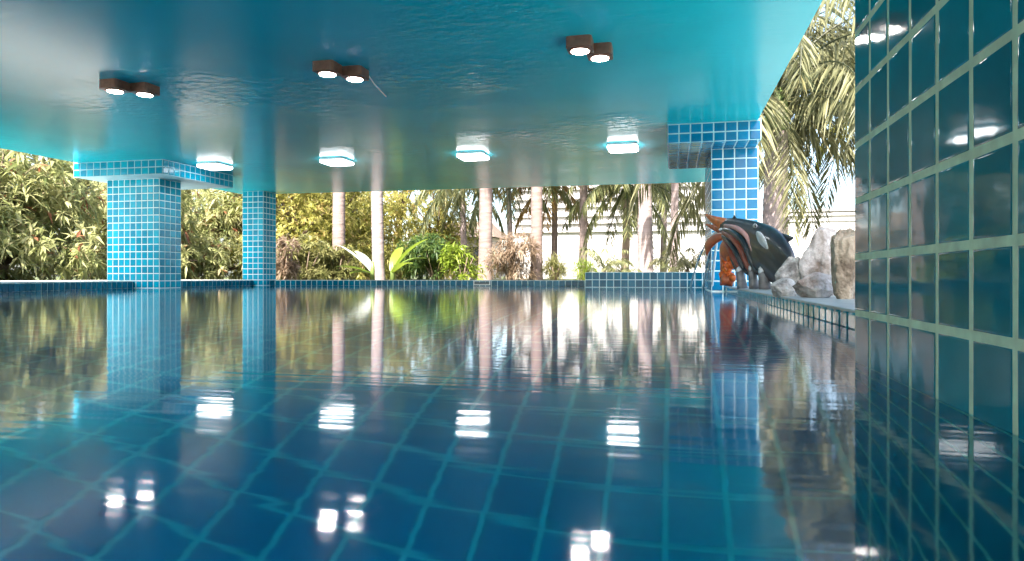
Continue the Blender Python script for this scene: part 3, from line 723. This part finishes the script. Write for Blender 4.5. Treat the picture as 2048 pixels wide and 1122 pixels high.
shrub(1170, 17.0, 0.35, 0.4, 'leaf_banana', 'small yellow green tuft at the foot of a greenish trunk', 37, (0.2, 0.35), (0.012, 0.02), wh=70)
shrub(570, 13.6, 0.35, 0.8, 'leaf_dry', 'small reddish flowering shrub touching the slim column', 38, wh=90)
# banana plant: each leaf a part
def blade(L, Wd, e0, bend, n=9):
    mb = MB(); p = Vector((0, 0, 0)); el = e0; pts = []
    for i in range(n + 1):
        t = i / n; w = Wd * (math.sin(math.pi * min(1, t * 0.92 + 0.06)) ** 0.6) * 0.5 if t > 0.1 else 0.015
        if i == n: w = 0.004
        pts.append((p.copy(), w, el)); p = p + Vector((math.cos(el), 0, math.sin(el))) * (L / n); el -= bend / n
    for q, w, el_ in pts:
        up = Vector((-math.sin(el_), 0, math.cos(el_)))
        mb.v += [tuple(q + Vector((0, w, 0)) + up * w * .3), tuple(q), tuple(q + Vector((0, -w, 0)) + up * w * .3)]
    for i in range(n):
        for k in (0, 1): mb.f.append((i * 3 + k, i * 3 + k + 1, i * 3 + 4 + k, i * 3 + 3 + k)); mb.mi.append(0)
    return mb
def banana(px, zc_, lab, specs):
    x, y = W(px, zc_); e = empty('banana_plant', (x, y, G), lab, 'plant', 'broad leaved plants by the far edge')
    mb = MB(); mb.tube([(0, 0, -.05), (0, 0, .25), (0, 0, .4)], [.05, .045, .03], 10); mb.build('stem', M['crownshaft'], e, True)
    for az, L_, Wd, e0, bend, mt in specs:
        mb = blade(L_, Wd, R(e0), R(bend)); me_ = mb.mesh('leaf', M[mt], True)
        a = me_.attributes.new('rnd', 'FLOAT', 'POINT'); a.data.foreach_set('value', [random.random()] * len(me_.vertices))
        o = link('leaf', me_, e, (0, 0, 0.15)); o.rotation_euler = (0, 0, R(az))
banana(785, 13.8, 'bright green broad leaved plant beside the pale palm trunk', [(10, 1.05, .26, 62, 40, 'leaf_banana'), (40, .85, .24, 50, 60, 'leaf_banana'), (-30, .7, .2, 40, 50, 'leaf_banana'), (90, .8, .22, 70, 50, 'leaf_banana')])
banana(745, 13.6, 'silvery and lime broad leaved plant leaning away from the pale trunk', [(185, .95, .2, 48, 20, 'leaf_silver'), (200, .75, .22, 25, 30, 'leaf_banana'), (170, .55, .2, 15, 30, 'leaf_banana'), (150, .8, .2, 55, 40, 'leaf_silver')])

# palms ---------------------------------------------------------------
def frond_mesh(L, e0, bend, nl, leafL, leafW, droop, mat, seed, n=14, hang=0.6):
    r = np.random.default_rng(seed); pts = []; p = np.zeros(3); el = e0
    for i in range(n + 1):
        t = i / n; pts.append((p.copy(), el)); p = p + np.array([math.cos(el), 0, math.sin(el)]) * L / n; el -= bend * (0.4 + 1.2 * t) / n
    pp = np.array([q[0] for q in pts]); ee = np.array([q[1] for q in pts])
    ts = np.repeat(np.linspace(0.13, 0.99, nl), 2); sg = np.tile([1.0, -1.0], nl); ts = np.clip(ts + r.normal(0, 0.006, len(ts)), 0, 1)
    idx = ts * n; P = np.stack([np.interp(idx, range(n + 1), pp[:, k]) for k in range(3)], 1); E = np.interp(idx, range(n + 1), ee)
    T = np.stack([np.cos(E), 0 * E, np.sin(E)], 1)
    D = T * r.uniform(.35, .75, len(ts))[:, None] + np.array([0, 1, 0]) * (sg * r.uniform(.5, .95, len(ts)))[:, None] + np.array([0, 0, -1]) * r.uniform(hang * .5, hang * 1.4, len(ts))[:, None]
    Ls = leafL * (0.45 + 0.55 * np.sin(np.pi * np.clip(ts * .9 + .12, 0, 1))) * r.uniform(.8, 1.1, len(ts))
    rn = np.clip(r.normal(.5, .22, len(ts)), 0, 1)
    me = leaves('frond', P, D, Ls, np.full(len(ts), leafW), np.full(len(ts), droop), rn, mat, None)
    bm = bmesh.new(); bm.from_mesh(me)
    mb = MB(); mb.tube([tuple(q) for q in pp], [0.022 * (1 - .85 * i / n) + .003 for i in range(n + 1)], 5)
    vs = [bm.verts.new(v) for v in mb.v]
    for f in mb.f:
        try: bm.faces.new([vs[i] for i in f])
        except Exception: pass
    bm.to_mesh(me); bm.free(); return me
FR = {}
def fronds(mat, big=False):
    k = (mat, big)
    if k not in FR:
        if big: FR[k] = [frond_mesh(3.4, R(e), R(b_), 74, 0.72, 0.035, 0.55, mat, s, 18, 0.75) for e, b_, s in ((62, 160, 1), (42, 150, 2), (22, 125, 3), (0, 95, 4), (-28, 60, 5))]
        else: FR[k] = [frond_mesh(1.9, R(e), R(b_), 46, 0.48, 0.030, 0.6, mat, s, 12, 0.7) for e, b_, s in ((72, 110, 1), (48, 120, 2), (22, 105, 3), (-5, 80, 4), (-35, 50, 5))]
    return FR[k]
def palm(px, zc_, wpx, h, lab, group, mat='frond', nf=13, scale=1.0, big=False, low=0, shaft=0.7, trunk='palm_trunk', low_mat=None, phase=0.0, bulge=1.0):
    x, y = W(px, zc_); r0 = wpx / 2 / F * zc_
    e = empty('palm_tree', (x, y, G), lab, 'palm', group)
    mb = MB(); n = max(8, int(h / 0.11)); pts = []; rr = []
    for i in range(n + 1):
        t = i / n; pts.append((0.05 * math.sin(t * 2 + px), 0.03 * math.sin(t * 3 + px), -0.1 + (h + 0.1) * t)); rr.append(r0 * (1.12 - 0.2 * t + (0.1 if t < .05 else 0)) * (1 + (0.018 if i % 2 else -0.01)))
    mb.tube(pts, rr, 16); mb.build('trunk', M[trunk], e, True)
    tp = Vector(pts[-1]); mb = MB(); mb.tube([tp + Vector((0, 0, z)) for z in (-.05, shaft * .25, shaft * .7, shaft)], [rr[-1] * 1.12, rr[-1] * 1.15, rr[-1] * .9, rr[-1] * .5], 12); mb.build('crownshaft', M['crownshaft'], e, True)
    fr = fronds(mat, big); r = random.Random(px)
    for i in range(nf):
        lvl = min(4, int(5 * i / nf)); f = fr[lvl]
        if low and lvl >= 3 and low_mat: f = fronds(low_mat, big)[lvl]
        o = link('frond', f, e, tp + Vector((0, 0, shaft * .9 - .05 * lvl)))
        o.rotation_euler = (r.uniform(-.12, .12), 0, phase + i * 2.4 + r.uniform(-.2, .2)); o.scale = [scale * r.uniform(.88, 1.1)] * 3
    return e
tall = 'tall palms beyond the pool'
palm(683, 15.2, 23, 6.6, 'tall palm with mauve grey trunk rising out of olive shrubs', tall, big=True)
palm(757, 15.0, 22, 5.8, 'tall palm with pale lilac trunk standing next to bright banana leaves', tall, big=True)
palm(968, 17.0, 25, 6.2, 'tall palm with reddish brown trunk beside the lime shrub', tall, big=True)
palm(1069, 16.0, 22, 6.0, 'tall palm with pale pink trunk before the white building', tall, big=True)
palm(1291, 15.5, 27, 6.0, 'thick pinkish palm trunk with fine rings, rising from the planter wall', tall, big=True)
palm(1350, 17.0, 14, 5.6, 'slender pale lilac palm trunk next to the statue column', tall, big=True)
palm(1163, 19.0, 15, 5.0, 'slender greenish palm trunk before the white building', tall, big=True)
low_g = 'lower palms with hanging fronds'
palm(1106, 21, 12, 2.7, 'low palm with hanging golden brown fronds before the white building', low_g, mat='frond_gold', nf=18, low=1, scale=1.15)
palm(925, 22, 12, 2.9, 'low grey green palm hanging over the small hut', low_g, nf=24, scale=1.2)
palm(1020, 20, 11, 2.9, 'low grey green palm with hanging fronds behind the pale pink trunk', low_g, nf=24, scale=1.2)
palm(1250, 19, 15, 2.3, 'bushy low palm with dark trunk left of the thick pinkish trunk', low_g, nf=28, scale=1.2, trunk='bark')
palm(1330, 22, 12, 2.8, 'low palm with golden fronds right behind the slender lilac trunk', low_g, mat='frond_grey', nf=22, scale=1.2)
palm(880, 25, 12, 3.2, 'low olive palm among the golden garden trees', low_g, nf=15)
# young palms and rosettes: fronds straight from the ground
def young(px, zc_, h, sc, nf, lab, mat='frond'):
    x, y = W(px, zc_); e = empty('young_palm', (x, y, G), lab, 'palm', 'young palms before the white building')
    mb = MB(); mb.tube([(0, 0, -.05), (0, 0, h)], [.07, .05], 9); mb.build('trunk', M['bark'], e, True); r = random.Random(px); fr = fronds(mat)
    for i in range(nf):
        o = link('frond', fr[r.choice((0, 1, 1, 2))], e, (0, 0, h - .03)); o.rotation_euler = (0, 0, i * 6.28 / nf + r.uniform(-.3, .3)); o.scale = [sc * r.uniform(.8, 1.1)] * 3
young(1207, 16.0, 0.30, 0.50, 8, 'young palm with spreading arched fronds')
young(1246, 14.4, 0.18, 0.28, 12, 'small rosette palm right behind the planter wall')
young(1375, 15.0, 0.25, 0.52, 8, 'young palm with drooping brownish fronds next to the statue column', 'frond_grey')
young(1340, 17.0, 0.3, 0.5, 8, 'young green palm between the two trunks on the planter side')
# big palms on the right behind the rocks
rg = 'big palms behind the rocks'
palm(1556, 12.0, 46, 2.7, 'stout palm with grey trunk and long hanging fronds behind the whale statue', rg, mat='frond_grey', nf=30, big=True, low=1, phase=0.4)
palm(1735, 13.0, 34, 3.6, 'palm with long olive hanging fronds behind the boulders', rg, mat='frond_grey', nf=32, big=True, phase=1.1)
palm(1880, 14.5, 34, 3.9, 'palm with fronds coloured as if lit yellow, mostly hidden by the tiled pier', rg, mat='frond_yellow_lit', nf=24, big=True, phase=2.0)

# ---------------------------------------------------------------- buildings
wb = empty('white_building', (2.0, 33.0, G), 'white building with rows of horizontal mouldings behind the palms', 'building')
mb = MB(); mb.box((-9.6, 0.0, -0.2), (1.6, 8.0, 7.5)); mb.build('wall', M['white_wall'], wb)
for z in (2.25, 2.65, 3.0, 3.45, 3.85, 4.3):
    mb = MB(); mb.box((-9.7, -0.16, z), (1.7, 0.0 - 0.002, z + 0.13)); mb.build('moulding', M['white_wall'], wb)
gw = empty('garden_wall', (12.0, 30.0, G), 'white garden wall with a stepped coping behind the big palms', 'wall')
mb = MB(); mb.box((-8.3, 0, -0.2), (16, 0.25, 2.75)); mb.build('wall', M['white_wall'], gw)
for z, d in ((2.35, .06), (2.58, .10), (2.75, .14)):
    mb = MB(); mb.box((-8.35, -d, z), (16, -0.002 if z < 2.7 else .4, z + .10)); mb.build('coping', M['white_wall'], gw)
x, y = W(915, 29)
ht = empty('garden_hut', (x, y, G), 'small pinkish grey hut with dark windows glimpsed under the low palms', 'building')
mb = MB(); mb.box((-1.2, 0, -.2), (1.4, 2, 1.75)); mb.build('wall', M['hut_wall'], ht)
mb = MB(); mb.add([(-1.5, -.4, 1.75), (1.7, -.4, 1.75), (1.7, 2.4, 1.75), (-1.5, 2.4, 1.75), (-1.0, 1, 2.5), (1.2, 1, 2.5)], [(0, 1, 5, 4), (1, 2, 5), (2, 3, 4, 5), (3, 0, 4), (3, 2, 1, 0)]); mb.build('roof', M['bark'], ht)
for x0 in (-.3, .45):
    mb = MB(); mb.box((x0, -.03, .75), (x0 + .5, -.002, 1.35)); mb.build('window', M['dark_glass'], ht)
